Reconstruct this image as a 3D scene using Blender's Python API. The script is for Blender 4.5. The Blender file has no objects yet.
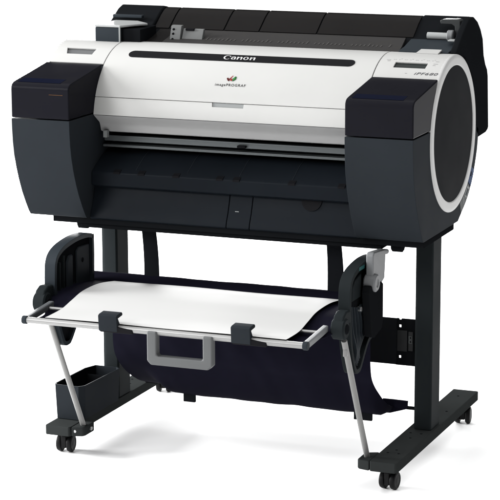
import bpy, bmesh, math, random
from mathutils import Vector, Matrix, noise as mnoise
random.seed(4)
C = bpy.context.scene.collection
D = math.radians

# ------------------------------------------------------------------ materials
def mat(name, col, rough=.5, spec=.3, metal=0, grain=0, bump=0, gscale=900, coat=0, aniso=0, weave=False, emit=None):
    m = bpy.data.materials.new(name); m.use_nodes = True
    nt = m.node_tree; b = nt.nodes['Principled BSDF']
    b.inputs['Base Color'].default_value = (*col, 1)
    b.inputs['Roughness'].default_value = rough
    b.inputs['Specular IOR Level'].default_value = spec
    b.inputs['Metallic'].default_value = metal
    if coat:
        b.inputs['Coat Weight'].default_value = coat; b.inputs['Coat Roughness'].default_value = .04
    tc = nt.nodes.new('ShaderNodeTexCoord')
    if grain:
        n = nt.nodes.new('ShaderNodeTexNoise'); n.inputs['Scale'].default_value = 9; n.inputs['Detail'].default_value = 6
        nt.links.new(tc.outputs['Object'], n.inputs['Vector'])
        r = nt.nodes.new('ShaderNodeMapRange')
        r.inputs['From Min'].default_value = .3; r.inputs['From Max'].default_value = .7
        r.inputs['To Min'].default_value = 1 - grain; r.inputs['To Max'].default_value = 1 + grain
        nt.links.new(n.outputs['Fac'], r.inputs['Value'])
        mx = nt.nodes.new('ShaderNodeMix'); mx.data_type = 'RGBA'; mx.blend_type = 'MULTIPLY'
        mx.inputs['Factor'].default_value = 1; mx.inputs['A'].default_value = (*col, 1)
        nt.links.new(r.outputs['Result'], mx.inputs['B'])
        nt.links.new(mx.outputs['Result'], b.inputs['Base Color'])
        r2 = nt.nodes.new('ShaderNodeMapRange')
        r2.inputs['From Min'].default_value = .3; r2.inputs['From Max'].default_value = .7
        r2.inputs['To Min'].default_value = max(0, rough - .05); r2.inputs['To Max'].default_value = min(1, rough + .05)
        nt.links.new(n.outputs['Fac'], r2.inputs['Value']); nt.links.new(r2.outputs['Result'], b.inputs['Roughness'])
    if bump:
        bp = nt.nodes.new('ShaderNodeBump'); bp.inputs['Strength'].default_value = bump; bp.inputs['Distance'].default_value = .0006
        if weave:
            mp = nt.nodes.new('ShaderNodeMapping'); mp.inputs['Scale'].default_value = (1, 1, 1)
            w1 = nt.nodes.new('ShaderNodeTexNoise'); w1.inputs['Scale'].default_value = 14; w1.inputs['Detail'].default_value = 3
            w2 = nt.nodes.new('ShaderNodeTexNoise'); w2.inputs['Scale'].default_value = 700; w2.inputs['Detail'].default_value = 1
            ad = nt.nodes.new('ShaderNodeMath'); ad.operation = 'MULTIPLY_ADD'; ad.inputs[1].default_value = 9
            nt.links.new(tc.outputs['Object'], w1.inputs['Vector']); nt.links.new(tc.outputs['Object'], w2.inputs['Vector'])
            nt.links.new(w1.outputs['Fac'], ad.inputs[0]); nt.links.new(w2.outputs['Fac'], ad.inputs[2])
            nt.links.new(ad.outputs[0], bp.inputs['Height'])
        else:
            n2 = nt.nodes.new('ShaderNodeTexNoise'); n2.inputs['Scale'].default_value = gscale; n2.inputs['Detail'].default_value = 2
            nt.links.new(tc.outputs['Object'], n2.inputs['Vector']); nt.links.new(n2.outputs['Fac'], bp.inputs['Height'])
        nt.links.new(bp.outputs['Normal'], b.inputs['Normal'])
    return m

M = dict(
    white=mat('white_plastic', (.37, .37, .362), .38, .20, grain=.012, bump=.06),
    greyflap=mat('grey_flap_plastic', (.30, .30, .30), .45, .1, grain=.03),
    dark=mat('charcoal_plastic', (.0165, .0193, .0226), .5, .006, grain=.05, bump=.18),
    darker=mat('black_plastic', (.0068, .0074, .0084), .6, .0, grain=.06, bump=.15),
    gloss=mat('gloss_black_cover', (.0080, .0080, .0105), .14, .012, grain=.05),
    band=mat('indicator_band', (.003, .0042, .012), .45, .01),
    amber=mat('amber_mark', (.05, .026, .013), .4, .05),
    disc=mat('side_disc_plastic', (.0092, .0100, .0112), .45, .004, grain=.06, bump=.2),
    ring=mat('silver_ring', (.43, .43, .425), .40, .2, grain=.02, bump=.05),
    tray=mat('tray_plastic', (.0062, .0080, .0106), .40, .03, grain=.07, bump=.1),
    cavity=mat('cavity_black', (.004, .004, .005), .6, .05),
    rail=mat('rail_metal', (.075, .083, .086), .38, .2, metal=.3, grain=.06),
    lid=mat('smoked_lid', (.0082, .0076, .0075), .3, .015, grain=.1),
    feedflap=mat('feed_flap_plastic', (.0275, .0265, .0262), .45, .03, grain=.07),
    block=mat('slate_plastic', (.019, .0235, .028), .5, .03, grain=.05),
    silver=mat('silver_plastic', (.27, .28, .28), .35, .3, grain=.04),
    rollguide=mat('smoked_guide_plastic', (.115, .118, .118), .45, .1, grain=.06),
    guide=mat('guide_plastic', (.20, .21, .21), .45, .2, grain=.04),
    alu=mat('brushed_aluminium', (.24, .24, .238), .36, .2, metal=.35, grain=.05),
    strut=mat('strut_aluminium', (.19, .19, .186), .4, .2, metal=.3, grain=.08),
    armgrey=mat('bar_arm_grey', (.07, .074, .078), .4, .1, grain=.05),
    leverdark=mat('release_lever_grey', (.030, .032, .033), .4, .08, grain=.05),
    handle=mat('handle_grey', (.085, .088, .09), .5, .15, grain=.04, bump=.1),
    lever=mat('lever_grey', (.14, .145, .15), .45, .2, grain=.05),
    stand=mat('stand_steel', (.0120, .0146, .0158), .55, .015, grain=.06, bump=.15),
    foot=mat('foot_steel', (.0245, .0268, .0268), .6, .0, grain=.08, bump=.2),
    rubber=mat('caster_rubber', (.006, .006, .0065), .5, .1, grain=.05),
    fabric=mat('navy_fabric', (.0058, .0056, .0108), .9, .02, grain=.10, bump=.25, weave=True),
    strap=mat('strap_webbing', (.009, .010, .012), .85, .02, grain=.08, bump=.2),
    paper=mat('white_paper', (.375, .375, .371), .75, .12, grain=.006),
    modelink=mat('model_ink', (.07, .07, .075), .6, .1),
    ink=mat('grey_ink', (.03, .03, .03), .6, .1),
    lightink=mat('pale_grey_ink', (.27, .27, .27), .6, .1),
    paint=mat('white_ink', (.42, .42, .42), .6, .1),
    red=mat('red_ink', (.20, .008, .006), .6, .1), wine=mat('wine_ink', (.055, .006, .005), .6, .1),
    green=mat('green_ink', (.012, .07, .016), .6, .1),
    lcd=mat('lcd_screen', (.0125, .016, .0155), .2, .06),
    blue=mat('blue_label', (.016, .036, .090), .5, .05), greylabel=mat('grey_label', (.075, .08, .08), .5, .05, grain=.1),
    palelabel=mat('pale_label', (.22, .23, .23), .5, .15),
    teal=mat('teal_mark', (.004, .055, .055), .5, .2),
    screw=mat('zinc_screw', (.35, .35, .35), .3, .4, metal=.7),
    floor=mat('white_studio_floor', (.93, .93, .93), .8, .05),
)

# ------------------------------------------------------------------ mesh helpers
def bev(bm, w, seg=2, ang=40):
    if w <= 0: return
    es = [e for e in bm.edges if len(e.link_faces) == 2 and e.calc_face_angle(0) > D(ang)]
    if es: bmesh.ops.bevel(bm, geom=es, offset=w, segments=seg, profile=.5, affect='EDGES', clamp_overlap=True)

def link(name, bm, m, parent=None, smooth=32, recalc=True):
    if recalc: bmesh.ops.recalc_face_normals(bm, faces=bm.faces[:])
    me = bpy.data.meshes.new(name); bm.to_mesh(me); bm.free()
    for p in me.polygons: p.use_smooth = True
    me.set_sharp_from_angle(angle=D(smooth))
    me.materials.append(M[m] if isinstance(m, str) else m)
    o = bpy.data.objects.new(name, me); C.objects.link(o)
    if parent: o.parent = parent
    wn = o.modifiers.new('WeightedNormal', 'WEIGHTED_NORMAL'); wn.keep_sharp = True; wn.weight = 100
    return o

def thing(name, label, cat, group=None):
    o = bpy.data.objects.new(name, None); C.objects.link(o); o.empty_display_size = .05
    o['label'] = label; o['category'] = cat
    if group: o['group'] = group
    return o

def tag(o, label, cat):
    o['label'] = label; o['category'] = cat; return o

def arc(cy, cz, r, a0, a1, n):      # angle measured from the front (-y) upwards
    return [(cy - r*math.cos(D(a0+(a1-a0)*i/n)), cz + r*math.sin(D(a0+(a1-a0)*i/n))) for i in range(n+1)]

def add_prism(bm, prof, x0, x1):    # yz outline pushed along x
    a = [bm.verts.new((x0, y, z)) for y, z in prof]; b = [bm.verts.new((x1, y, z)) for y, z in prof]
    n = len(prof)
    bm.faces.new(a[::-1]); bm.faces.new(b)
    for i in range(n): bm.faces.new((a[i], a[(i+1) % n], b[(i+1) % n], b[i]))

def prism(name, prof, x0, x1, m, parent, w=.002, seg=2, ang=40):
    bm = bmesh.new(); add_prism(bm, prof, x0, x1)
    bmesh.ops.recalc_face_normals(bm, faces=bm.faces[:]); bev(bm, w, seg, ang)
    return link(name, bm, m, parent)

def add_poly(bm, pts, z0, z1):      # xy outline pushed up z
    a = [bm.verts.new((x, y, z0)) for x, y in pts]; b = [bm.verts.new((x, y, z1)) for x, y in pts]
    n = len(pts); bm.faces.new(a[::-1]); bm.faces.new(b)
    for i in range(n): bm.faces.new((a[i], a[(i+1) % n], b[(i+1) % n], b[i]))

def add_box(bm, x0, x1, y0, y1, z0, z1):
    add_poly(bm, [(x0, y0), (x1, y0), (x1, y1), (x0, y1)], z0, z1)

def box(name, x0, x1, y0, y1, z0, z1, m, parent, w=.002, seg=2):
    bm = bmesh.new(); add_box(bm, x0, x1, y0, y1, z0, z1)
    bmesh.ops.recalc_face_normals(bm, faces=bm.faces[:]); bev(bm, w, seg)
    return link(name, bm, m, parent)

def add_tube(bm, p, q, r, n=16, r2=None):
    p = Vector(p); q = Vector(q); d = (q-p).normalized()
    u = d.orthogonal().normalized(); v = d.cross(u); r2 = r if r2 is None else r2
    A = [bm.verts.new(p + r*(math.cos(t)*u + math.sin(t)*v)) for t in [2*math.pi*i/n for i in range(n)]]
    B = [bm.verts.new(q + r2*(math.cos(t)*u + math.sin(t)*v)) for t in [2*math.pi*i/n for i in range(n)]]
    bm.faces.new(A[::-1]); bm.faces.new(B)
    for i in range(n): bm.faces.new((A[i], A[(i+1) % n], B[(i+1) % n], B[i]))

def tube(name, p, q, r, m, parent, n=20, w=.0008, r2=None):
    bm = bmesh.new(); add_tube(bm, p, q, r, n, r2)
    bmesh.ops.recalc_face_normals(bm, faces=bm.faces[:]); bev(bm, w, 2, 50)
    return link(name, bm, m, parent)

def lathe_x(name, prof, cy, cz, m, parent, n=48, scale=(1, 1)):   # prof: (x, r), turned about an x axis
    bm = bmesh.new(); rings = []
    for x, r in prof:
        rings.append([bm.verts.new((x, cy + r*scale[0]*math.cos(2*math.pi*i/n), cz + r*scale[1]*math.sin(2*math.pi*i/n))) for i in range(n)] if r > 0 else [bm.verts.new((x, cy, cz))])
    for a, b in zip(rings, rings[1:]):
        for i in range(n):
            j = (i+1) % n
            if len(a) == 1: bm.faces.new((a[0], b[i], b[j]))
            elif len(b) == 1: bm.faces.new((a[i], a[j], b[0]))
            else: bm.faces.new((a[i], a[j], b[j], b[i]))
    return link(name, bm, m, parent)

CY, CZ, RD = .247, .762, .174
def P(x, th, r):
    return Vector((x, CY - r*math.cos(D(th)), CZ + r*math.sin(D(th))))

def shell(name, x0, x1, t0, t1, m, parent, r=RD, thick=.004, hole=None, w=.0012, dt=3):
    """curved sheet on the drum; hole=(xa,xb,ta,tb,skew,depth) is a real pocket with walls and a floor"""
    ts = [t0 + (t1-t0)*i/max(1, round((t1-t0)/dt)) for i in range(max(1, round((t1-t0)/dt))+1)]
    xs = [x0, x1]
    if hole:
        xa, xb, ta, tb, sk, dep = hole
        ts = sorted([t for t in ts if min(abs(t-ta), abs(t-tb)) > .8] + [ta, tb]); xs = [x0, xa, xb, x1]
        if abs(tb-t1) < .01: ts = [t for t in ts if t <= t1 + 1e-6]
    def xx(i, t):
        if hole and i in (1, 2) and ta <= t <= tb:
            k = (t-ta)/(tb-ta); return xs[i] + (sk[i-1]*k)
        return xs[i] + (sk[i-1] if hole and i in (1, 2) and t > tb else 0)
    bm = bmesh.new()
    V = [[bm.verts.new(P(xx(i, t), t, r)) for i in range(len(xs))] for t in ts]
    W = [[bm.verts.new(P(xx(i, t), t, r-thick)) for i in range(len(xs))] for t in ts]
    nx = len(xs)-1; nt = len(ts)-1
    def solid(i, j):
        if not (0 <= i < nx and 0 <= j < nt): return False
        return not (hole and i == 1 and ta - 1e-6 <= ts[j] and ts[j+1] <= tb + 1e-6)
    for j in range(nt):
        for i in range(nx):
            if not solid(i, j): continue
            bm.faces.new((V[j][i], V[j][i+1], V[j+1][i+1], V[j+1][i]))
            bm.faces.new((W[j][i], W[j+1][i], W[j+1][i+1], W[j][i+1]))
            if not solid(i-1, j): bm.faces.new((V[j][i], V[j+1][i], W[j+1][i], W[j][i]))
            if not solid(i+1, j): bm.faces.new((V[j][i+1], W[j][i+1], W[j+1][i+1], V[j+1][i+1]))
            if not solid(i, j-1): bm.faces.new((V[j][i], W[j][i], W[j][i+1], V[j][i+1]))
            if not solid(i, j+1): bm.faces.new((V[j+1][i], V[j+1][i+1], W[j+1][i+1], W[j+1][i]))
    bmesh.ops.recalc_face_normals(bm, faces=bm.faces[:])
    bev(bm, w, 2, 50)
    return link(name, bm, m, parent)

def patch(name, x0, x1, t0, t1, m, parent, r, skew=(0, 0), thick=.0008, round_ends=False, n=6):
    """thin raised curved patch on the drum"""
    bm = bmesh.new()
    if round_ends:
        h = RD*D(t1-t0)/2; out = []
        tc = (t0+t1)/2
        for k in range(13):
            a = D(90+15*k); out.append((x0+h+h*math.cos(a), tc + math.degrees(h*math.sin(a)/RD)))
        for k in range(13):
            a = D(-90+15*k); out.append((x1-h+h*math.cos(a), tc + math.degrees(h*math.sin(a)/RD)))
        rows = []
        half = len(out)//2
        L = out[:13]; Rr = out[13:][::-1]      # both run from top to bottom
        A = [(bm.verts.new(P(*L[i], r)), bm.verts.new(P(*Rr[i], r))) for i in range(13)]
        B = [(bm.verts.new(P(*L[i], r-thick)), bm.verts.new(P(*Rr[i], r-thick))) for i in range(13)]
    else:
        A = []; B = []
        for i in range(n+1):
            k = i/n; t = t1+(t0-t1)*k; s = 1-k
            A.append((bm.verts.new(P(x0+skew[0]*s, t, r)), bm.verts.new(P(x1+skew[1]*s, t, r))))
            B.append((bm.verts.new(P(x0+skew[0]*s, t, r-thick)), bm.verts.new(P(x1+skew[1]*s, t, r-thick))))
    for (a, b), (c, d), (e, f), (g, h_) in zip(A, A[1:], B, B[1:]):
        bm.faces.new((a, b, d, c)); bm.faces.new((e, g, h_, f)); bm.faces.new((a, c, g, e)); bm.faces.new((b, f, h_, d))
    a, b = A[0]; e, f = B[0]; bm.faces.new((a, e, f, b))
    a, b = A[-1]; e, f = B[-1]; bm.faces.new((a, b, f, e))
    return link(name, bm, m, parent)

def text_mesh(body, size, shear=0, offset=0, space=1, sx=1):
    cu = bpy.data.curves.new('lettering', 'FONT'); cu.body = body; cu.size = size; cu.shear = shear; cu.offset = offset
    cu.space_character = space; cu.resolution_u = 6; cu.align_x = 'CENTER'; cu.align_y = 'CENTER'
    o = bpy.data.objects.new('lettering', cu); C.objects.link(o)
    me = bpy.data.meshes.new_from_object(o.evaluated_get(bpy.context.evaluated_depsgraph_get()))
    bpy.data.objects.remove(o); bm = bmesh.new(); bm.from_mesh(me); bpy.data.meshes.remove(me)
    for v in bm.verts: v.co.x *= sx
    return bm

def wrap(name, bm, x, th, m, parent, r):
    for v in bm.verts: v.co = P(x + v.co.x, th + math.degrees(v.co.y/RD), r)
    return link(name, bm, m, parent, recalc=False)

def poly2d(polys):
    bm = bmesh.new()
    for p in polys: bm.faces.new([bm.verts.new((x, y, 0)) for x, y in p])
    return bm

def sheet(name, rows, thick, m, parent=None):
    """rows of points -> closed sheet of real thickness"""
    bm = bmesh.new(); V = [[bm.verts.new(p) for p in r] for r in rows]
    for a, b in zip(V, V[1:]):
        for i in range(len(a)-1): bm.faces.new((a[i], a[i+1], b[i+1], b[i]))
    bmesh.ops.recalc_face_normals(bm, faces=bm.faces[:])
    bmesh.ops.solidify(bm, geom=bm.faces[:], thickness=thick)
    return link(name, bm, m, parent, smooth=60)

def smooth_path(pts, k=6):          # Catmull-Rom through 2-D/3-D points
    pts = [Vector(p) for p in pts]; q = [2*pts[0]-pts[1]] + pts + [2*pts[-1]-pts[-2]]; out = []
    for i in range(1, len(q)-2):
        for j in range(k):
            t = j/k; a, b, c, d = q[i-1], q[i], q[i+1], q[i+2]
            out.append(.5*((2*b) + (c-a)*t + (2*a-5*b+4*c-d)*t*t + (3*b-a-3*c+d)*t**3))
    out.append(pts[-1]); return out

XL, XR, XA, XB = -.0425, .8925, .100, .742    # printer's outer sides and the inner sides of its two end housings

# ================================================================== the floor
bm = bmesh.new(); add_box(bm, -40, 40, -30, 60, -.02, 0)
fl = link('floor', bm, 'floor'); fl['kind'] = 'structure'

# ================================================================== the printer
pr = thing('large_format_printer', 'wide white and charcoal roll-paper printer with round black side disc, standing on the wheeled stand', 'printer')

# core between the end housings
core = arc(CY, CZ, .170, 8, 180, 40) + [(.407, .70), (.36, .60), (.30, .560), (.09, .560), (.09, .62), (.165, .69), (.165, .748), (.10, .775)]
prism('inner_body', core, XA-.002, XB+.002, 'darker', pr, .001)

# end housings
front = [(-.0455, .7885), (-.0448, .765), (-.0425, .735), (-.0375, .705), (-.029, .675), (-.0185, .647), (-.0045, .617), (.0125, .588), (.026, .568), (.033, .560), (.038, .5575)]
side = front[::-1] + [(.09, .7885)] + arc(CY, CZ, .1685, 8.5, 180, 36) + arc(CY, CZ, .203, 180, 245, 14)[1:] + [(.295, .5575)]
for x0, x1 in ((XL, XA), (XB, XR)):
    h = prism('end_housing', side, x0, x1, 'dark', pr, .0025, 3, 30)
# lower seams: a step plate under the machine
box('base_plate', XL+.045, XR-.006, .058, .285, .540, .5565, 'darker', pr, .002)
box('base_plate', .07, .79, .064, .27, .530, .5395, 'darker', pr, .002)
for x in (.060, .815):
    lathe_x('levelling_knob', [(x-.014, 0), (x-.014, .007), (x-.011, .011), (x+.011, .011), (x+.014, .007), (x+.014, 0)], .100, .531, 'darker', pr, 24)

# gloss cartridge covers
cov = [(-.0455, .7908), (-.0455, .853), (-.0445, .860), (-.0405, .866), (-.034, .8695), (-.022, .8720), (.05, .883), (.1285, .8955), (.098, .84), (.084, .80), (.084, .7908)]
for i, (x0, x1) in enumerate(((XL, XA), (XB, XR))):
    c = prism('cartridge_cover', cov, x0, x1, 'gloss', pr, .003, 3, 28)
    bw = [(x0+.012, x1-.014)][0]
    b = prism('indicator_band', [(-.034, .8700), (-.034, .8703), (-.004, .8751), (-.004, .8747)], bw[0], bw[1]-.012, 'band', c, 0)
    if i == 0:
        box('amber_mark', x0+.094, x0+.128, -.0459, -.0454, .8445, .8460, 'amber', c, 0)

# white top panels over the end housings
tl = shell('top_panel', XL, XA-.0008, 50.2, 97, 'white', pr, hole=(-.0045, .0585, 60.3, 68.3, (-.009, .002), .02))
shell('handle_recess', -.012, .064, 60.0, 68.8, 'handle', tl, r=RD-.0042, thick=.001, w=0)
trp = shell('top_panel', XB+.0008, XR-.004, 49.4, 97, 'white', pr, hole=(.7805, .8520, 60.6, 67.8, (.0, .0015), .01))
d = shell('display', .775, .860, 60, 68, 'lcd', trp, r=RD-.0035, thick=.001, w=0)
# the printed marks by the display
wrap('model_lettering', text_mesh('iPF680', .0112, shear=.3, offset=.0001, space=1.12, sx=1.55), .858, 54.4, 'modelink', trp, RD+.0004)
bm = bmesh.new()
for k in range(8):
    x = .772 + .0125*k; t = 71.2
    for dx, dt in ((0, 0), (.004, 1.3 if k % 2 else 0)):
        vs = [bm.verts.new(P(x+dx+a, t+dt+b, RD+.0004)) for a, b in ((0, 0), (.0022, 0), (.0022, .5), (0, .5))]; bm.faces.new(vs)
link('button_marks', bm, 'lightink', trp, recalc=False)
for x, t, w_ in ((.866, 66.5, .010), (.866, 64.5, .006), (.868, 70, .008), (.760, 68.6, .007), (.757, 70.4, .009), (.812, 54.2, .004)):
    bm = bmesh.new(); bm.faces.new([bm.verts.new(P(x+a, t+b, RD+.0004)) for a, b in ((0, 0), (w_, 0), (w_, .45), (0, .45))])
    link('button_label', bm, 'lightink', trp, recalc=False)

# silver ring and the dark disc of the right side, ring again on the left side
for xs, sgn in ((XR, 1), (XL, -1)):
    prof = [(xs-sgn*.006, .1695), (xs-sgn*.006, RD), (xs-sgn*.0012, RD), (xs+sgn*.0008, RD-.0012), (xs+sgn*.0026, RD-.005), (xs+sgn*.0030, RD-.010), (xs+sgn*.0026, .1525), (xs+sgn*.0012, .1505), (xs-sgn*.003, .150)]
    lathe_x('side_ring', prof, CY, CZ, 'ring', pr, 96)
    lathe_x('side_disc', [(xs-sgn*.004, .1515), (xs+sgn*.0004, .1503), (xs+sgn*.0012, .147), (xs+sgn*.0020, .09), (xs+sgn*.0022, 0)], CY, CZ, 'disc', pr, 96)

# stickers on the right side
def side_quad(name, pts, m, parent, x=XR+.0006):
    bm = bmesh.new(); a = [bm.verts.new((x, y, z)) for y, z in pts]; b = [bm.verts.new((x-.0006, y, z)) for y, z in pts]; n = len(pts)
    bm.faces.new(a); bm.faces.new(b[::-1])
    for i in range(n): bm.faces.new((a[i], b[i], b[(i+1) % n], a[(i+1) % n]))
    return link(name, bm, m, parent)
def ringpt(r, a): return (CY + r*math.cos(D(a)), CZ - r*math.sin(D(a)))
s1 = side_quad('energy_sticker', [ringpt(.1755, a) for a in (33, 38, 43, 46)] + [ringpt(.2015, a) for a in (44, 40, 36, 32)], 'blue', pr)
side_quad('sticker_mark', [ringpt(.180, a) for a in (36, 40)] + [ringpt(.188, a) for a in (39, 36)], 'band', s1, XR+.0010)
s2 = side_quad('grey_sticker', [ringpt(.1755, a) for a in (47, 52, 58, 64, 70)] + [ringpt(.2015, a) for a in (70, 64, 58, 52, 46)], 'greylabel', pr)
side_quad('sticker_mark', [ringpt(.180, 48.5), ringpt(.180, 58), ringpt(.194, 56.5), ringpt(.194, 47.5)], 'palelabel', s2, XR+.0010)
side_quad('sticker_mark', [ringpt(.183, 50), ringpt(.183, 56.8), ringpt(.191, 55.4), ringpt(.191, 49)], 'block', s2, XR+.0014)
side_quad('sticker_mark', [ringpt(.179, 60), ringpt(.179, 61), ringpt(.194, 63), ringpt(.194, 62)], 'palelabel', s2, XR+.0010)

# white front cover in two pieces with the grip notch
fc = shell('front_cover', XA+.0008, XB-.0008, 22.3, 97, 'white', pr)
lf = shell('cover_flap', XA+.0008, XB-.0008, 8.6, 22.0, 'white', pr, r=RD-.0004, hole=(.388, .4615, 18.9, 21.99, (-.001, 0), .01), w=.0010, dt=2)
shell('grip_notch', .3875, .4620, 18.7, 22.1, 'guide', lf, r=RD-.0028, thick=.001, w=0)
st = patch('brand_strip', .1485, .6905, 58.9, 67.6, 'cavity', fc, RD+.0007, round_ends=True)
# brand lettering on the strip
def crescent(cx_, cy_, ro, ri, sh, a0, a1, n=22):      # thick-and-thin bowl: outer and inner ellipse, inner one shifted
    out = []
    for i in range(n):
        p, q = D(a0+(a1-a0)*i/n), D(a0+(a1-a0)*(i+1)/n)
        O = lambda a: (cx_+ro[0]*math.cos(a), cy_+ro[1]*math.sin(a)); I_ = lambda a: (cx_+sh[0]+ri[0]*math.cos(a), cy_+sh[1]+ri[1]*math.sin(a))
        out.append([O(p), O(q), I_(q), I_(p)])
    return out
def letter_n(x):
    return [[(x, 0), (x+.30, 0), (x+.30, .80), (x+.26, 1.0), (x-.08, .90), (x-.08, .84), (x, .82)],
            *[[(x+.30+.56*(i/8), .72+.28*math.sin(D(20+70*i/8)) - .10*(1-i/8)), (x+.30+.56*((i+1)/8), .72+.28*math.sin(D(20+70*(i+1)/8)) - .10*(1-(i+1)/8)),
               (x+.30+.56*((i+1)/8), .62+.18*math.sin(D(20+70*(i+1)/8)) - .12*(1-(i+1)/8)), (x+.30+.56*(i/8), .62+.18*math.sin(D(20+70*i/8)) - .12*(1-i/8))] for i in range(6)],
            [(x+.72, .977), (x+.90, .96), (x+1.02, .84), (x+1.04, .72), (x+1.04, 0), (x+.74, 0), (x+.74, .72), (x+.72, .784)]]
glyphs = crescent(.72, .62, (.72, .72), (.50, .60), (.10, .0), 38, 322) + [[(1.14, 1.16), (1.34, 1.24), (1.36, .80), (1.28, .80), (1.22, .94), (1.10, 1.03)]]
gx = 1.55
glyphs += crescent(gx+.44, .34, (.44, .36), (.20, .25), (.06, .0), 30, 330) + crescent(gx+.46, .68, (.46, .32), (.32, .21), (-.02, -.02), 8, 165, 14) + [[(gx+.66, 0), (gx+.96, 0), (gx+.96, .70), (gx+.90, .726), (gx+.66, .66)]]
glyphs += letter_n(gx+1.20) + crescent(gx+3.00, .50, (.54, .52), (.27, .40), (.0, .0), 0, 360, 28) + letter_n(gx+3.82)
gw = (gx+4.86)/2; gs = .0112
wrap('brand_lettering', poly2d([[((x-gw)*gs*1.06, (y-.55)*gs) for x, y in g_] for g_ in glyphs]), .4190, 63.15, 'paint', st, RD+.0012)
wrap('series_lettering', text_mesh('imagePROGRAF', .0088, offset=.00012, space=1.25, sx=1.02), .4215, 36.2, 'ink', fc, RD+.0005)
u = .00205                                       # the little leaf mark, drawn in its own units
logo = wrap('series_mark', poly2d([[(-5.6*u, 1.2*u), (-4.2*u, 2.0*u), (-2.6*u, .4*u), (-1.2*u, 2.2*u), (-1.7*u, -2.3*u), (-2.8*u, -2.6*u), (-4.2*u, -1.4*u)]]), .4205, 41.2, 'wine', fc, RD+.0006)
wrap('mark_piece', poly2d([[(-1.9*u, .9*u), (.7*u, 5.0*u), (1.3*u, 4.6*u), (-.5*u, 1.2*u), (-1.2*u, .1*u)]]), .4205, 41.2, 'red', logo, RD+.0007)
wrap('mark_piece', poly2d([[(-.6*u, .3*u), (1.3*u, .9*u), (1.0*u, -2.3*u), (-.2*u, -2.1*u), (-1.2*u, -1.0*u)]]), .4205, 41.2, 'red', logo, RD+.0008)
wrap('mark_piece', poly2d([[(1.5*u, .8*u), (4.0*u, 3.9*u), (5.4*u, 3.4*u), (5.6*u, .2*u), (3.2*u, -2.0*u), (1.6*u, -2.5*u)]]), .4205, 41.2, 'green', logo, RD+.0007)
wrap('mark_piece', poly2d([[(2.0*u, .6*u), (3.9*u, 2.6*u), (4.3*u, .9*u), (2.3*u, -1.4*u)]]), .4205, 41.2, mat('bright_green_ink', (.03, .16, .04), .6, .1), logo, RD+.0009)

# grey inner flap below the white cover
prism('inner_flap', [(.0761, .7870), (.0920, .7760), (.1060, .7665), (.1095, .7590), (.1140, .7470), (.1180, .7445), (.122, .7475), (.116, .768), (.098, .784)], XA+.001, XB-.001, 'greyflap', pr, .0008)
box('flap_hinge', .1125, .122, .100, .112, .733, .749, 'guide', pr, .001)

# the paper exit: rails, tray, lip, lower front panel
box('exit_rail', XA+.002, XB-.002, .128, .150, .7215, .7350, 'rail', pr, .002)
box('exit_rail', XA+.002, XB-.002, .120, .150, .7090, .7150, 'rail', pr, .0015)
box('rail_latch', .432, .452, .118, .1275, .7235, .7290, 'cavity', pr, .001)
tray = [(.150, .7010), (.118, .6905), (.068, .6640), (.0625, .6610), (.0605, .6570), (.0605, .6300), (.066, .6265), (.150, .6265)]
tp = prism('output_tray', tray, XA+.001, XB-.001, 'tray', pr, .0012, 2, 30)
for k in range(5):
    x = .205 + .125*k
    prism('tray_rib', [(.148, .7006), (.148, .7014), (.118, .6914), (.074, .6680), (.074, .6672)], x, x+.0012, 'dark', tp, 0)
for x in (.155, .215, .300, .405, .445, .575, .690):
    prism('tray_notch', [(.0602, .6580), (.0602, .6622), (.0665, .6644), (.0720, .6672), (.0720, .6640)], x, x+.016, 'cavity', tp, 0)
# lower panel with a half-moon finger cut-out
def lower_panel(name, x0, x1, parent):
    return prism(name, [(.0760, .6262), (.0700, .6060), (.0625, .5860), (.0535, .5680), (.0500, .5560), (.0540, .5525), (.088, .5525), (.088, .6262)], x0, x1, 'tray', parent, .0012, 2, 30)
lower_panel('lower_panel', XA+.001, .4320, pr); lp = lower_panel('lower_panel', .4335, .4870, pr); rp = lower_panel('lower_panel', .4885, XB-.001, pr)
box('lock_mark', .4490, .4580, .0640, .0668, .588, .5915, 'palelabel', lp, .0003)
bm = bmesh.new()
ps = [(.626 + .0235*math.cos(D(a)), .6262 + .0235*math.sin(D(a))) for a in range(180, 361, 12)]
A = [bm.verts.new((x, .0695 - (.626-z)*.30 + 0.004, z)) for x, z in ps]; B = [bm.verts.new((x, .0855, z)) for x, z in ps]
bm.faces.new(A); bm.faces.new(B[::-1])
for i in range(len(A)): j = (i+1) % len(A); bm.faces.new((A[i], B[i], B[j], A[j]))
link('finger_cutout', bm, 'cavity', rp)

# the roll cover at the back
back = [(.300, .915), (.352, .9575), (.366, .9660), (.392, .9840), (.410, .9940), (.424, .9975), (.440, .9930), (.462, .972), (.480, .945), (.487, .907), (.517, .872), (.529, .84), (.534, .736), (.520, .727), (.440, .722), (.395, .75), (.35, .86)]
rc = prism('roll_cover', back, .02, .875, 'darker', pr, .003)
segs = [(.130, .168, .172), (.1695, .3055, .322), (.307, .393, .403), (.3945, .534, .543), (.5355, .766, .764)]
lidp = [(.3500, .9590), (.3640, .9682), (.3900, .9862), (.4090, .9966), (.4240, 1.0005), (.4330, .9985), (.4330, .990), (.4080, .990), (.3540, .955)]
for a, b, b2 in segs:
    prism('lid_panel', lidp, a+.0008, b-.0008, 'lid', rc, .0008, 2, 30)
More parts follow.
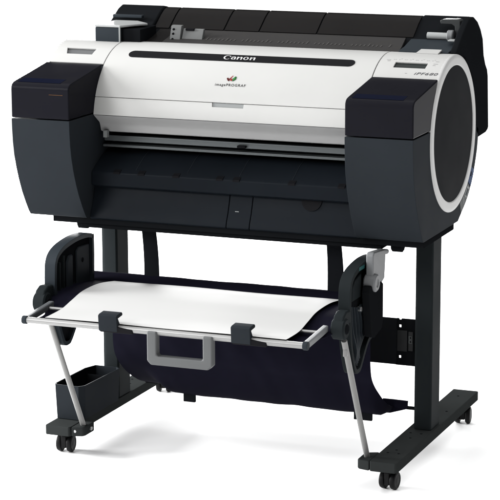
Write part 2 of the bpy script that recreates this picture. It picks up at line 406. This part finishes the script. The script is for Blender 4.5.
# sloping feed flap in front of the lid
fx = [(.262, .9350), (.300, .9425), (.352, .9575), (.352, .950), (.262, .925)]
prism('feed_flap', fx, .146, .186, 'lid', rc, .001)
bm = bmesh.new()
add_prism(bm, fx, .186, .748)
for v in bm.verts:
    if v.co.x > .7: v.co.x += (.352-v.co.y)/.09*.012
bmesh.ops.recalc_face_normals(bm, faces=bm.faces[:]); bev(bm, .001)
ff = link('feed_flap', bm, 'feedflap', rc)
bm = bmesh.new()
for k in range(46):
    x = .285 + .0098*k
    if k % 9 == 8: continue
    h = .012 if (k*7) % 5 else .018
    ya = .290; yb = .290 + h
    za = .9425 - (.300-ya)*.197 if ya < .3 else .9425 + (ya-.300)*.288
    zb = .9425 + (yb-.300)*.288
    bm.faces.new([bm.verts.new(p) for p in ((x, ya, za+.0007), (x+.0030, ya, za+.0007), (x+.0030, yb, zb+.0009), (x, yb, zb+.0009))])
link('scale_marks', bm, mat('scale_ink', (.045, .043, .042), .6, .1), ff, recalc=False)
# left end of the cover with its box
capL = [(.31, .93), (.345, .962), (.372, .978), (.402, .996), (.424, 1.003), (.442, 1.000), (.462, .980), (.480, .948), (.487, .907), (.48, .88), (.36, .90)]
prism('cover_end', capL, .012, .128, 'darker', rc, .005, 3)
box('lit_ledge', .022, .098, .352, .366, .979, .986, 'block', rc, .002)  # ledge of the black cover end, its lit look put into lighter slate
lb = prism('roll_holder', [(.232, .928), (.232, .9683), (.330, .9695), (.330, .93)], .0330, .0960, 'block', rc, .003)
bm = bmesh.new(); add_poly(bm, [(.0335, .230), (.0980, .230), (.140, .292), (.098, .330), (.040, .330)], .9685, .9735)
for v in bm.verts: v.co.z += (v.co.y-.23)*.02
bmesh.ops.recalc_face_normals(bm, faces=bm.faces[:]); bev(bm, .0015)
link('holder_top', bm, 'silver', lb)
prism('holder_side', [(.240, .928), (.240, .9650), (.330, .9665), (.330, .93)], .0975, .1445, 'darker', rc, .002)
box('holder_edge', .0945, .0985, .229, .2325, .930, .9705, 'guide', rc, .001)
# pale roll guide standing on the feed flap
g = prism('roll_guide', [(.286, .933), (.300, .9705), (.306, .9715), (.312, .9715), (.312, .935)], .196, .222, 'rollguide', rc, .0015)
for z, y in ((.9400, .2885), (.9520, .2930), (.9620, .2965)):
    tube('guide_hole', (.2035, y-.0012, z), (.2035, y+.004, z+.001), .0026, 'cavity', g, 12, 0)
g2 = prism('roll_guide', [(.292, .936), (.306, .9640), (.314, .9640), (.314, .938)], .2235, .2750, 'rollguide', rc, .0015)
box('guide_slot', .231, .252, .3010, .3120, .9600, .9648, 'cavity', g2, .0005)
# right end of the cover
capR = [(.262, .9365), (.275, .9440), (.292, .9560), (.312, .9720), (.345, .9920), (.362, 1.0005), (.380, 1.0040), (.400, 1.0040), (.430, .9915), (.455, .9720), (.475, .9480), (.485, .910), (.500, .888), (.516, .874), (.523, .858), (.535, .738), (.530, .732), (.514, .7275), (.449, .7250), (.430, .74), (.42, .80), (.40, .87), (.34, .92)]
prism('cover_end', capR, .8755, XR, 'darker', rc, .004, 3, 30)
prism('cover_end', [(.40, .93), (.40, .985), (.412, 1.0), (.430, 1.002), (.448, .985), (.47, .95), (.48, .93)], .7665, .8750, 'darker', rc, .003)
bl = prism('roll_stop', [(.256, .928), (.258, .9385), (.300, .9440), (.352, .9560), (.366, .956), (.366, .93)], .7605, .8750, 'block', rc, .002)
tube('roll_spindle', (.797, .356, .9635), (.846, .356, .9635), .0078, 'silver', rc)
lathe_x('spindle_flange', [(.845, 0), (.845, .011), (.847, .0125), (.857, .0125), (.859, .011), (.859, 0)], .353, .9655, 'lever', rc, 28)
box('spindle_tab', .857, .8770, .3120, .3330, .9565, .9605, 'silver', rc, .0015)
arch = [(.8270, .9905), (.8255, .9965), (.8300, 1.0005), (.8660, 1.0015), (.8720, .9980), (.8730, .9640), (.8605, .9640), (.8600, .9860), (.8520, .9905)]
bm = bmesh.new(); A = [bm.verts.new((x, .356, z)) for x, z in arch]; B = [bm.verts.new((x, .388, z)) for x, z in arch]
bm.faces.new(A); bm.faces.new(B[::-1])
for i in range(len(A)): j = (i+1) % len(A); bm.faces.new((A[i], B[i], B[j], A[j]))
bmesh.ops.recalc_face_normals(bm, faces=bm.faces[:]); bev(bm, .0018, 2)
link('release_lever', bm, 'leverdark', rc)
bm = bmesh.new()
wl = [(.8080, .2370), (.8580, .2370), (.8580, .2660), (.8110, .2660)]
A = [bm.verts.new((x, y, .9378 + (y-.237)*.19)) for x, y in wl]; B = [bm.verts.new((x, y, .9350 + (y-.237)*.19)) for x, y in wl]
bm.faces.new(A); bm.faces.new(B[::-1])
for i in range(4): j = (i+1) % 4; bm.faces.new((A[i], B[i], B[j], A[j]))
link('instruction_label', bm, 'white', bl)

# ================================================================== the stand
sd = thing('printer_stand', 'dark steel stand with two uprights, long flat feet and black casters, carrying the printer', 'stand')
FX = ((.000, .064), (.787, .850))
feet = []
for x0, x1 in FX:
    bm = bmesh.new(); add_poly(bm, [(x0+.002, 0), (x1-.004, 0), (x1, .008), (x1, .641), (x0, .641), (x0, .004)], .0498, .0728)
    bmesh.ops.recalc_face_normals(bm, faces=bm.faces[:]); bev(bm, .0022, 2)
    f = link('foot', bm, 'foot', sd); feet.append(f)
    for yy in (.075, .10, .20, .24, .40, .44, .58):
        for xx in ((x0+.018, x1-.020) if yy in (.24, .44, .075) else (x0+.030,)):
            tube('foot_bolt', (xx, yy, .0722), (xx, yy, .0734), .0028, 'darker', f, 12, .0003)
cx = ((.0210, .0620), (.8020, .8435))
for x0, x1 in cx:
    bm = bmesh.new(); add_poly(bm, [(x0, .274), (x0+.010, .270), (x1-.003, .270), (x1, .274), (x1, .335), (x0, .335)], .0733, .5390)
    bmesh.ops.recalc_face_normals(bm, faces=bm.faces[:]); bev(bm, .0015, 2, 30)
    link('upright', bm, 'stand', sd)
# cross panel between the uprights, with its slotted end bracket
cp = box('cross_panel', .0625, .7535, .292, .300, .2150, .3230, 'darker', sd, .002)
def plate_xz(name, xs, zs, missing, y0, y1, m, parent):
    bm = bmesh.new(); g = {}
    def v(i, j, k):
        if (i, j, k) not in g: g[i, j, k] = bm.verts.new((xs[i], (y0, y1)[k], zs[j]))
        return g[i, j, k]
    def on(i, j): return 0 <= i < len(xs)-1 and 0 <= j < len(zs)-1 and (i, j) not in missing
    for i in range(len(xs)-1):
        for j in range(len(zs)-1):
            if not on(i, j): continue
            bm.faces.new((v(i, j, 0), v(i+1, j, 0), v(i+1, j+1, 0), v(i, j+1, 0))); bm.faces.new((v(i, j, 1), v(i, j+1, 1), v(i+1, j+1, 1), v(i+1, j, 1)))
            for di, dj, p, q in ((-1, 0, (i, j), (i, j+1)), (1, 0, (i+1, j), (i+1, j+1)), (0, -1, (i, j), (i+1, j)), (0, 1, (i, j+1), (i+1, j+1))):
                if not on(i+di, j+dj): bm.faces.new((v(*p, 0), v(*q, 0), v(*q, 1), v(*p, 1)))
    return link(name, bm, m, parent)
br = plate_xz('cross_bracket', (.7500, .7555, .7622, .8015), (.2135, .2290, .2365, .3010, .3085, .3190, .3220), {(1, 1), (1, 3), (1, 5)}, .297, .304, 'darker', sd)
box('bracket_label', .7520, .7765, .2950, .2962, .2470, .2960, mat('dim_label', (.018, .019, .020), .5, .2, grain=.5), br, 0)
lab = box('bracket_label', .7800, .7905, .2950, .2962, .2490, .2940, mat('dim_label', (.021, .022, .023), .5, .2, grain=.4), br, 0)
for z in (.2668, .2760): box('label_mark', .7808, .7895, .2940, .2952, z, z+.0080, 'greylabel', lab, 0)
for z in (.2690, .2782): box('label_mark', .7836, .7866, .2932, .2942, z, z+.0038, 'cavity', lab, 0)
# casters: one built with its wheels, three copied
def caster(x, y, turn):
    c = bpy.data.objects.new('caster', None)
    bm = bmesh.new(); add_tube(bm, (0, 0, .036), (0, 0, .0490), .009, 16); 
    add_box(bm, -.006, .006, -.010, .018, .012, .040)
    bmesh.ops.recalc_face_normals(bm, faces=bm.faces[:]); bev(bm, .0015)
    c = link('caster', bm, 'rubber', sd)
    for s in (-1, 1):
        w = lathe_x('wheel', [(s*.0062, 0), (s*.0062, .017), (s*.0075, .0195), (s*.0095, .0205), (s*.0150, .0205), (s*.0180, .0190), (s*.0192, .0155), (s*.0180, .0120), (s*.0190, .0060), (s*.0190, 0)], .008, .0205, 'rubber', c, 32)
    c.location = (x, y, 0); c.rotation_euler.z = D(turn); return c
c0 = caster(.031, .038, 4)
def copy_caster(x, y, turn):
    c = c0.copy(); C.objects.link(c); c.parent = sd; c.location = (x, y, 0); c.rotation_euler.z = D(turn)
    for ch in list(c0.children):
        k = ch.copy(); C.objects.link(k); k.parent = c
for a in ((.818, .040, -6), (.824, .598, 8), (.031, .602, 14)): copy_caster(*a)
# zinc stems above the casters
for x, y in ((.031, .030), (.818, .032)):
    tube('caster_stem', (x, y, .0455), (x, y, .0497), .0095, 'screw', sd, 16, .0005)

# ================================================================== the paper basket
bk = thing('paper_basket', 'navy cloth catch basket with silver bars and grey carry handle, hung below the printer', 'basket')
AX = (.080, .768)
table = smooth_path([(.118, .4165), (.092, .4095), (.070, .4055), (-.015, .4145), (-.095, .4140), (-.150, .3990), (-.190, .3890), (-.257, .3880), (-.283, .3910)], 5)
drop = smooth_path([(.127, .408), (.130, .350), (.134, .29), (.138, .24), (.156, .205), (.208, .160), (.268, .125), (.330, .104)], 5)
prof = table[::-1] + [Vector((.124, .4160))] + drop
xs = [.1125 + (.7425-.1125)*i/72 for i in range(73)]
rows = []
for i, (y, z) in enumerate([tuple(v) for v in prof]):
    row = []
    for x in xs:
        k = min(1, max(0, (x-.165)/.05))*min(1, max(0, (.7425-x)/.012)); k = k*k*(3-2*k)
        zz = z; yy = y
        if z < .20 and y > .12:                       # the middle of the cloth hangs lower than its two ends
            d_ = min(1, (.20-z)/.075)
            zz = z*(1-k*d_) + k*d_*min(z, .0975 + (z-.104)*.18)
            yy = y + 0*k
        wide = min(1, max(0, (z-.355)/.045))*min(1, max(0, (y+.215)/.05)); wide = wide*wide*(3-2*wide)
        e = (x-.4275)/.315; xn = x + (.0255*max(0, -e)**3*-1 + .0200*max(0, e)**3)*wide - .034*max(0, -e)**4*wide*min(1, max(0, (y-.088)/.02))
        hang = min(1, max(0, (.39-z)/.1))
        fold = .0022*mnoise.noise(Vector((x*9, y*5, z*5))) + .0014*mnoise.noise(Vector((x*24+z*9, y*8, z*11)))
        yy += fold*hang*1.6; zz += fold*(.5 + .5*hang)*(1 if y > -.24 else .2)
        row.append((xn, yy, zz))
    rows.append(row)
fb = sheet('cloth', rows, .0014, 'fabric', bk)
tube('front_bar', (.1065, -.2835, .3935), (.7430, -.2835, .3935), .0068, 'alu', bk)
tube('back_rod', (.0600, .1205, .4095), (.7600, .1205, .4095), .0045, 'stand', bk)
tube('middle_rod', (.114, -.186, .3985), (.740, -.186, .3985), .0035, 'alu', bk)
tube('hem_rod', (.105, .332, .1040), (.800, .332, .1040), .0042, 'darker', bk)
bm = bmesh.new()
for yy in (.3090, .3115):
    bm.faces.new([bm.verts.new((x, yy, z)) for x, z in [(.690, .0925), (.733, .094), (.775, .1075), (.776, .1265), (.740, .1272), (.716, .127), (.700, .110)]])
fs = bm.faces[:]; va, vb = list(fs[0].verts), list(fs[1].verts)
for i in range(len(va)): j = (i+1) % len(va); bm.faces.new((va[i], va[j], vb[j], vb[i]))
link('hem_tie', bm, 'fabric', bk)
for x0, x1 in ((.238, .268), (.664, .708)):
    box('corner_tab', x0, x1, .252, .260, .0865, .1130, 'strap', bk, .0015)
# straps up to the printer
for x0, x1, m_ in ((.2000, .2370, 0), (.6475, .6835, 0)):
    rws = []
    for k in range(9):
        t = k/8; z = .414 + (.5290-.414)*t; y = .119 + .004*math.sin(t*3.1); e = .003*(1-t)
        rws.append([(x0 + (.003 if x0 < .3 else 0)*(1-t) - (.003*t), y, z), ((x0+x1)/2, y-.0008, z), (x1 - .005*t + e, y, z)])
    sheet('hanging_strap', rws, .0020, 'strap', bk)
# end arms, struts and joints, the same on both sides
arm = [(-.117, .430), (-.115, .470), (-.110, .487), (-.100, .499), (-.080, .509), (-.050, .516), (.0, .521), (.050, .5195), (.078, .513), (.085, .500), (.082, .41), (.064, .350), (.010, .335), (-.035, .292), (-.052, .284), (-.075, .288), (-.092, .315), (-.108, .360)]
arm = [tuple(p) for p in smooth_path(arm + [arm[0]], 4)][:-1]
inn = [(-.098, .432), (-.097, .466), (-.090, .482), (-.070, .494), (-.040, .501), (.0, .506), (.045, .505), (.066, .499), (.070, .488), (.068, .415), (.050, .362), (.0, .352), (-.040, .312), (-.055, .303), (-.070, .308), (-.085, .340)]
for side_i, xc in enumerate(AX):
    s = 1 if side_i == 0 else -1                       # towards the middle of the basket
    # rim (solid wall ring) and recessed plate
    bm = bmesh.new(); n = len(arm)
    import bisect
    def resample(pl, N):
        L = [0]; pts = pl + [pl[0]]
        for a, b in zip(pts, pts[1:]): L.append(L[-1] + math.dist(a, b))
        out = []
        for i in range(N):
            d_ = L[-1]*i/N; j = max(0, bisect.bisect_right(L, d_)-1); t = (d_-L[j])/(L[j+1]-L[j]+1e-12)
            out.append((pts[j][0]*(1-t)+pts[j+1][0]*t, pts[j][1]*(1-t)+pts[j+1][1]*t))
        return out
    O = arm; I = []
    cyc = [Vector(p) for p in arm]
    for i in range(n):                                # inset outline
        a, b, c_ = cyc[i-1], cyc[i], cyc[(i+1) % n]
        t = (c_-a).normalized(); nn = Vector((t.y, -t.x)); I.append(tuple(b + nn*.010))
    def ringv(pl, x): return [bm.verts.new((x, y, z)) for y, z in pl]
    o0, o1, i0, i1 = ringv(O, xc-.013), ringv(O, xc+.013), ringv(I, xc-.013), ringv(I, xc+.013)
    for i in range(n):
        j = (i+1) % n
        bm.faces.new((o0[i], o0[j], o1[j], o1[i])); bm.faces.new((i0[i], i1[i], i1[j], i0[j]))
        bm.faces.new((o0[i], i0[i], i0[j], o0[j])); bm.faces.new((o1[i], o1[j], i1[j], i1[i]))
    bmesh.ops.recalc_face_normals(bm, faces=bm.faces[:]); bev(bm, .003, 3, 50)
    a_ = link('end_arm', bm, 'block' if side_i == 0 else 'stand', bk)
    prism('arm_plate', [tuple(p) for p in I], xc-.004, xc+.004, 'darker', a_, .0005)
    if side_i == 0:
        for k in range(2): box('arm_rib', xc-.0105, xc+.0105, -.086+.020*k, -.082+.020*k, (.351, .331)[k], (.478, .49)[k], 'stand', a_, .001)
    else:
        for k in range(6):                            # curved ribs fanning down from the joint
            bm = bmesh.new(); y0 = -.098 + .017*k; y1 = -.074 + .006*k
            pts_ = smooth_path([(y0, .437 - .004*k), (y0 + .010 + .003*k, .385), (y1 + .012 - .002*k, .335), (y1, .301 + .004*abs(k-2))], 5)
            L_ = [(p.x-.0014, p.y) for p in pts_] + [(p.x+.0014, p.y) for p in pts_[::-1]]
            add_prism(bm, L_, xc+.0030, xc+.0110); link('arm_rib', bm, 'block', a_)
        prism('arm_step', [(-.088, .445), (-.086, .475), (-.070, .488), (-.030, .496), (-.030, .445)], xc+.0035, xc+.0085, 'stand', a_, .003, 3)
    if side_i == 0:
        prism('arm_step', [(-.052, .385), (-.052, .470), (-.040, .485), (-.022, .485), (-.022, .385)], xc+.004, xc+.0115, 'dark', a_, .004, 3)
        prism('arm_step', [(.0, .40), (.0, .487), (.012, .495), (.066, .493), (.066, .40)], xc+.004, xc+.0095, 'dark', a_, .003, 3)
    for yy, zz in (((.030, .462),) if side_i == 0 else ((-.040, .420),)):
        xo = xc + (.0105 if side_i == 0 else .0135)
        tube('arm_screw', (xc+.004, yy, zz), (xo, yy, zz), .0055, 'screw' if side_i else 'darker', a_, 18, .001)
        if side_i: lathe_x('screw_collar', [(xo-.006, 0), (xo-.006, .010), (xo-.002, .009), (xo-.002, 0)], yy+.006, zz, 'block', a_, 20)
    # joint at the front
    jx = xc + (-.004 if side_i == 0 else .002)
    j_ = lathe_x('joint', [(jx-.015, 0), (jx-.015, .017), (jx-.012, .0205), (jx+.012, .0205), (jx+.015, .017), (jx+.015, 0)], -.147, .4005, 'stand', bk, 32, (1.05, 1.12))
    prism('joint_cap', [(-.163, .412), (-.155, .428), (-.138, .436), (-.112, .434), (-.108, .405)], jx-.012, jx+.012, 'stand', j_, .004, 3)
    lathe_x('joint_cap', [(jx+.0152, 0), (jx+.0152, .011), (jx+.0175, .009), (jx+.0175, 0)], -.147, .4005, 'darker', j_, 24)
    # the short arm carrying the front bar
    bx = .1065 if side_i == 0 else .743
    bm = bmesh.new()
    add_prism(bm, [(-.160, .3945), (-.160, .4090), (-.282, .4000), (-.288, .3985), (-.288, .3870), (-.282, .3860)], bx-.0065, bx+.0065)
    bmesh.ops.recalc_face_normals(bm, faces=bm.faces[:]); bev(bm, .003, 3)
    link('bar_arm', bm, 'armgrey' if side_i == 0 else 'lever', bk)
    tube('bar_cap', (bx - s*.0075, -.2835, .3935), (bx + s*.0040, -.2835, .3935), .0092, 'block', bk, 24, .002)
    # slanting strut down to the foot
    sx = xc + (0 if side_i == 0 else .006)
    tube('strut', (sx, -.132, .372), (sx + (.003 if side_i == 0 else -.002), .034, .066), .0064, 'strut', bk, 20)
    if side_i == 1: box('strut_clip', sx-.0045, sx+.0045, -.128, -.117, .335, .352, 'strut', bk, .002)
    # pivot bracket against the inside of the foot
    fx0, fx1 = (.0645, .094) if side_i == 0 else (.757, .7865)
    bm = bmesh.new(); add_poly(bm, [(fx0, .004), (fx1-.004, .012), (fx1, .020), (fx1, .066), (fx0, .076)] if side_i == 0 else [(fx0, .012), (fx0+.004, .006), (fx1, .0), (fx1, .075), (fx0, .062)], .0500, .0725)
    bmesh.ops.recalc_face_normals(bm, faces=bm.faces[:]); bev(bm, .003, 2)
    pb = link('strut_bracket', bm, 'foot', bk)
    xo = fx1 if side_i == 0 else fx0
    tube('pivot_screw', (xo-.003, .046, .0615), (xo+.0035, .046, .0615), .0045, 'screw', pb, 14, .0006)
    tube('pivot_screw', ((fx0+fx1)/2-.006, .0125, .0625), ((fx0+fx1)/2-.006, .006, .0625), .0036, 'screw', pb, 14, .0006)
# clamps on the front bar
for x0 in (.2825, .5835):
    bm = bmesh.new()
    add_prism(bm, [(-.2925, .3865), (-.2955, .4210), (-.2900, .4235), (-.2680, .4255), (-.2640, .4225), (-.2640, .4175), (-.2860, .4150), (-.2760, .3990), (-.2740, .3865)], x0, x0+.0435)
    bmesh.ops.recalc_face_normals(bm, faces=bm.faces[:]); bev(bm, .002, 2)
    cl = link('sheet_clamp', bm, 'dark', bk)
    bm = bmesh.new(); add_prism(bm, [(-.2915, .3845), (-.2925, .4020), (-.2780, .4035), (-.2740, .3845)], x0+.002, x0+.0780)
    for v in bm.verts:
        if v.co.x > x0+.05 and v.co.z > .395: v.co.z -= .008
    bmesh.ops.recalc_face_normals(bm, faces=bm.faces[:]); bev(bm, .002, 2)
    link('clamp_foot', bm, 'cavity', cl)
# carry handle: a flat U with cut corners
U = [(.395, .3960), (.395, .3330), (.4035, .3245), (.5330, .3245), (.5425, .3335), (.5425, .3960), (.5215, .3960), (.5215, .3460), (.5170, .3440), (.4210, .3440), (.4165, .3470), (.4165, .3960)]
bm = bmesh.new()
a = [bm.verts.new((x, -.2965, z)) for x, z in U]; b = [bm.verts.new((x, -.2760, z)) for x, z in U]; n = len(U)
for (i, j, k, l) in ((0, 1, 10, 11), (1, 2, 9, 10), (2, 3, 8, 9), (3, 4, 7, 8), (4, 5, 6, 7)):
    bm.faces.new((a[i], a[j], a[k], a[l])); bm.faces.new((b[l], b[k], b[j], b[i]))
for i in range(n):
    j = (i+1) % n; bm.faces.new((a[i], b[i], b[j], a[j]))
bmesh.ops.recalc_face_normals(bm, faces=bm.faces[:]); bev(bm, .0030, 3, 40)
link('carry_handle', bm, 'handle', bk)
# release lever on the right arm
lv = prism('lever_body', [(-.046, .4570), (-.040, .4700), (.030, .4700), (.047, .4600), (.047, .380), (.040, .362), (-.010, .352), (-.028, .358)], .7820, .8010, 'darker', bk, .003)
pl = smooth_path([(-.012, .455), (-.018, .490), (-.014, .520), (.000, .5345), (.030, .5345), (.060, .5260), (.070, .5150)], 5)
outer = [tuple(p) for p in pl]
prism('lever_handle', [(-.014, .4650), (-.022, .490), (-.022, .5330), (-.016, .5400), (.060, .5330), (.084, .5280), (.088, .5200), (.078, .5180), (.062, .5200), (.060, .500), (.056, .4700), (.030, .460)], .7835, .8005, 'lever', lv, .003, 3)
lathe_x('lever_knob', [(.7800, 0), (.7800, .017), (.7830, .0195), (.8040, .0195), (.8070, .016), (.8070, .010), (.8050, .008), (.8050, 0)], -.012, .473, 'lever', lv, 32)
box('lever_mark', .7805, .7815, -.058, -.024, .5060, .5140, 'teal', bk, .0004)

# ================================================================== the paper and the bin
ps = smooth_path([(.074, .4085), (.060, .4115), (-.015, .4205), (-.095, .4205), (-.150, .4115), (-.200, .4025), (-.257, .4012), (-.279, .4018)], 6)
rows = []
for y, z in [tuple(p) for p in ps]:
    rows.append([(x, y, z + .0010*mnoise.noise(Vector((x*7, y*7, 3.1))) + .0006*math.sin(x*19+y*14)) for x in [.150 + .550*i/24 for i in range(25)]])
pa = sheet('paper_sheet', rows, .0005, 'paper')
tag(pa, 'blank white sheet of paper lying curved over the cloth basket', 'paper')

bn = thing('accessory_bin', 'open dark plastic box with cut corners, sitting on the left foot behind the slanting strut', 'box')
outl = [(.001, .054), (.062, .052), (.072, .066), (.074, .250), (.064, .262), (.004, .262), (-.007, .225), (-.005, .066)]
cen = (.034, .155)
def ins(k): return [(x + (cen[0]-x)*k*1.6, y + (cen[1]-y)*k*.55) for x, y in outl]
bm = bmesh.new()
lev = [(ins(.05), .0740), (ins(0), .1560), (ins(.055), .1560), (ins(.10), .0775)]
rr = [[bm.verts.new((x, y, z - (.004*(y-.05)/.2 if z > .1 else 0))) for x, y in pl_] for pl_, z in lev]
for a, b in zip(rr, rr[1:]):
    for i in range(len(a)): j = (i+1) % len(a); bm.faces.new((a[i], a[j], b[j], b[i]))
bm.faces.new(rr[0][::-1]); bm.faces.new(rr[-1])
bmesh.ops.recalc_face_normals(bm, faces=bm.faces[:]); bev(bm, .0010, 2, 25)
link('bin_shell', bm, 'dark', bn)
pl2 = [(x0, y0) for x0, y0 in ins(.06)]
bm = bmesh.new(); add_poly(bm, [(.004, .218), (.066, .214), (.066, .2165), (.004, .2205)], .079, .140)
link('bin_divider', bm, 'darker', bn)

# ================================================================== light, world, camera
sc = bpy.context.scene
w = bpy.data.worlds.new('World'); sc.world = w; w.use_nodes = True
nt = w.node_tree; bg = nt.nodes['Background']
# world glow shaped for the light: dim near the horizon, bright overhead
tc = nt.nodes.new('ShaderNodeTexCoord'); sp = nt.nodes.new('ShaderNodeSeparateXYZ'); mr = nt.nodes.new('ShaderNodeMapRange')
mr.inputs['From Min'].default_value = .45; mr.inputs['From Max'].default_value = .95
mr.inputs['To Min'].default_value = .05; mr.inputs['To Max'].default_value = 2.4; mr.interpolation_type = 'SMOOTHSTEP'
nt.links.new(tc.outputs['Generated'], sp.inputs[0]); nt.links.new(sp.outputs['Z'], mr.inputs['Value'])
bg.inputs['Color'].default_value = (1, 1, 1, 1); nt.links.new(mr.outputs['Result'], bg.inputs['Strength'])
def area(name, loc, target, size, watts, col=(1, 1, 1)):
    l = bpy.data.lights.new(name, 'AREA'); l.shape = 'RECTANGLE'; l.size, l.size_y = size; l.energy = watts; l.color = col
    o = bpy.data.objects.new(name, l); C.objects.link(o); o.location = loc
    o.rotation_euler = (Vector(target)-Vector(loc)).to_track_quat('-Z', 'Y').to_euler(); return o
area('key_softbox', (-1.7, -3.6, 2.6), (.4, .1, .7), (1.5, 1.5), 116)
area('side_floor_fill', (-3.4, -.6, 1.2), (.2, -.2, 0), (1.2, 3.0), 620)  # added low lamp, washes out the floor shadow in front of the cloth
area('back_floor_fill', (-1.4, 3.9, 1.0), (.4, .2, 0), (2.6, .8), 280)  # added lamp behind, brightens the floor under the machine

cam = bpy.data.cameras.new('Camera'); co = bpy.data.objects.new('Camera', cam); C.objects.link(co)
cam.sensor_width = 36; cam.lens = 157.819621; cam.clip_end = 300; cam.clip_start = .1
co.matrix_world = Matrix(((0.928983, -0.071712, 0.363110, 2.243319),(0.370111, 0.188099, -0.909745, -4.342939),(-0.003061, 0.979529, 0.201282, 1.481712),(0, 0, 0, 1)))
sc.camera = co
sc.view_settings.view_transform = 'Standard'; sc.view_settings.look = 'None'
sc.view_settings.exposure = 0; sc.view_settings.gamma = 1
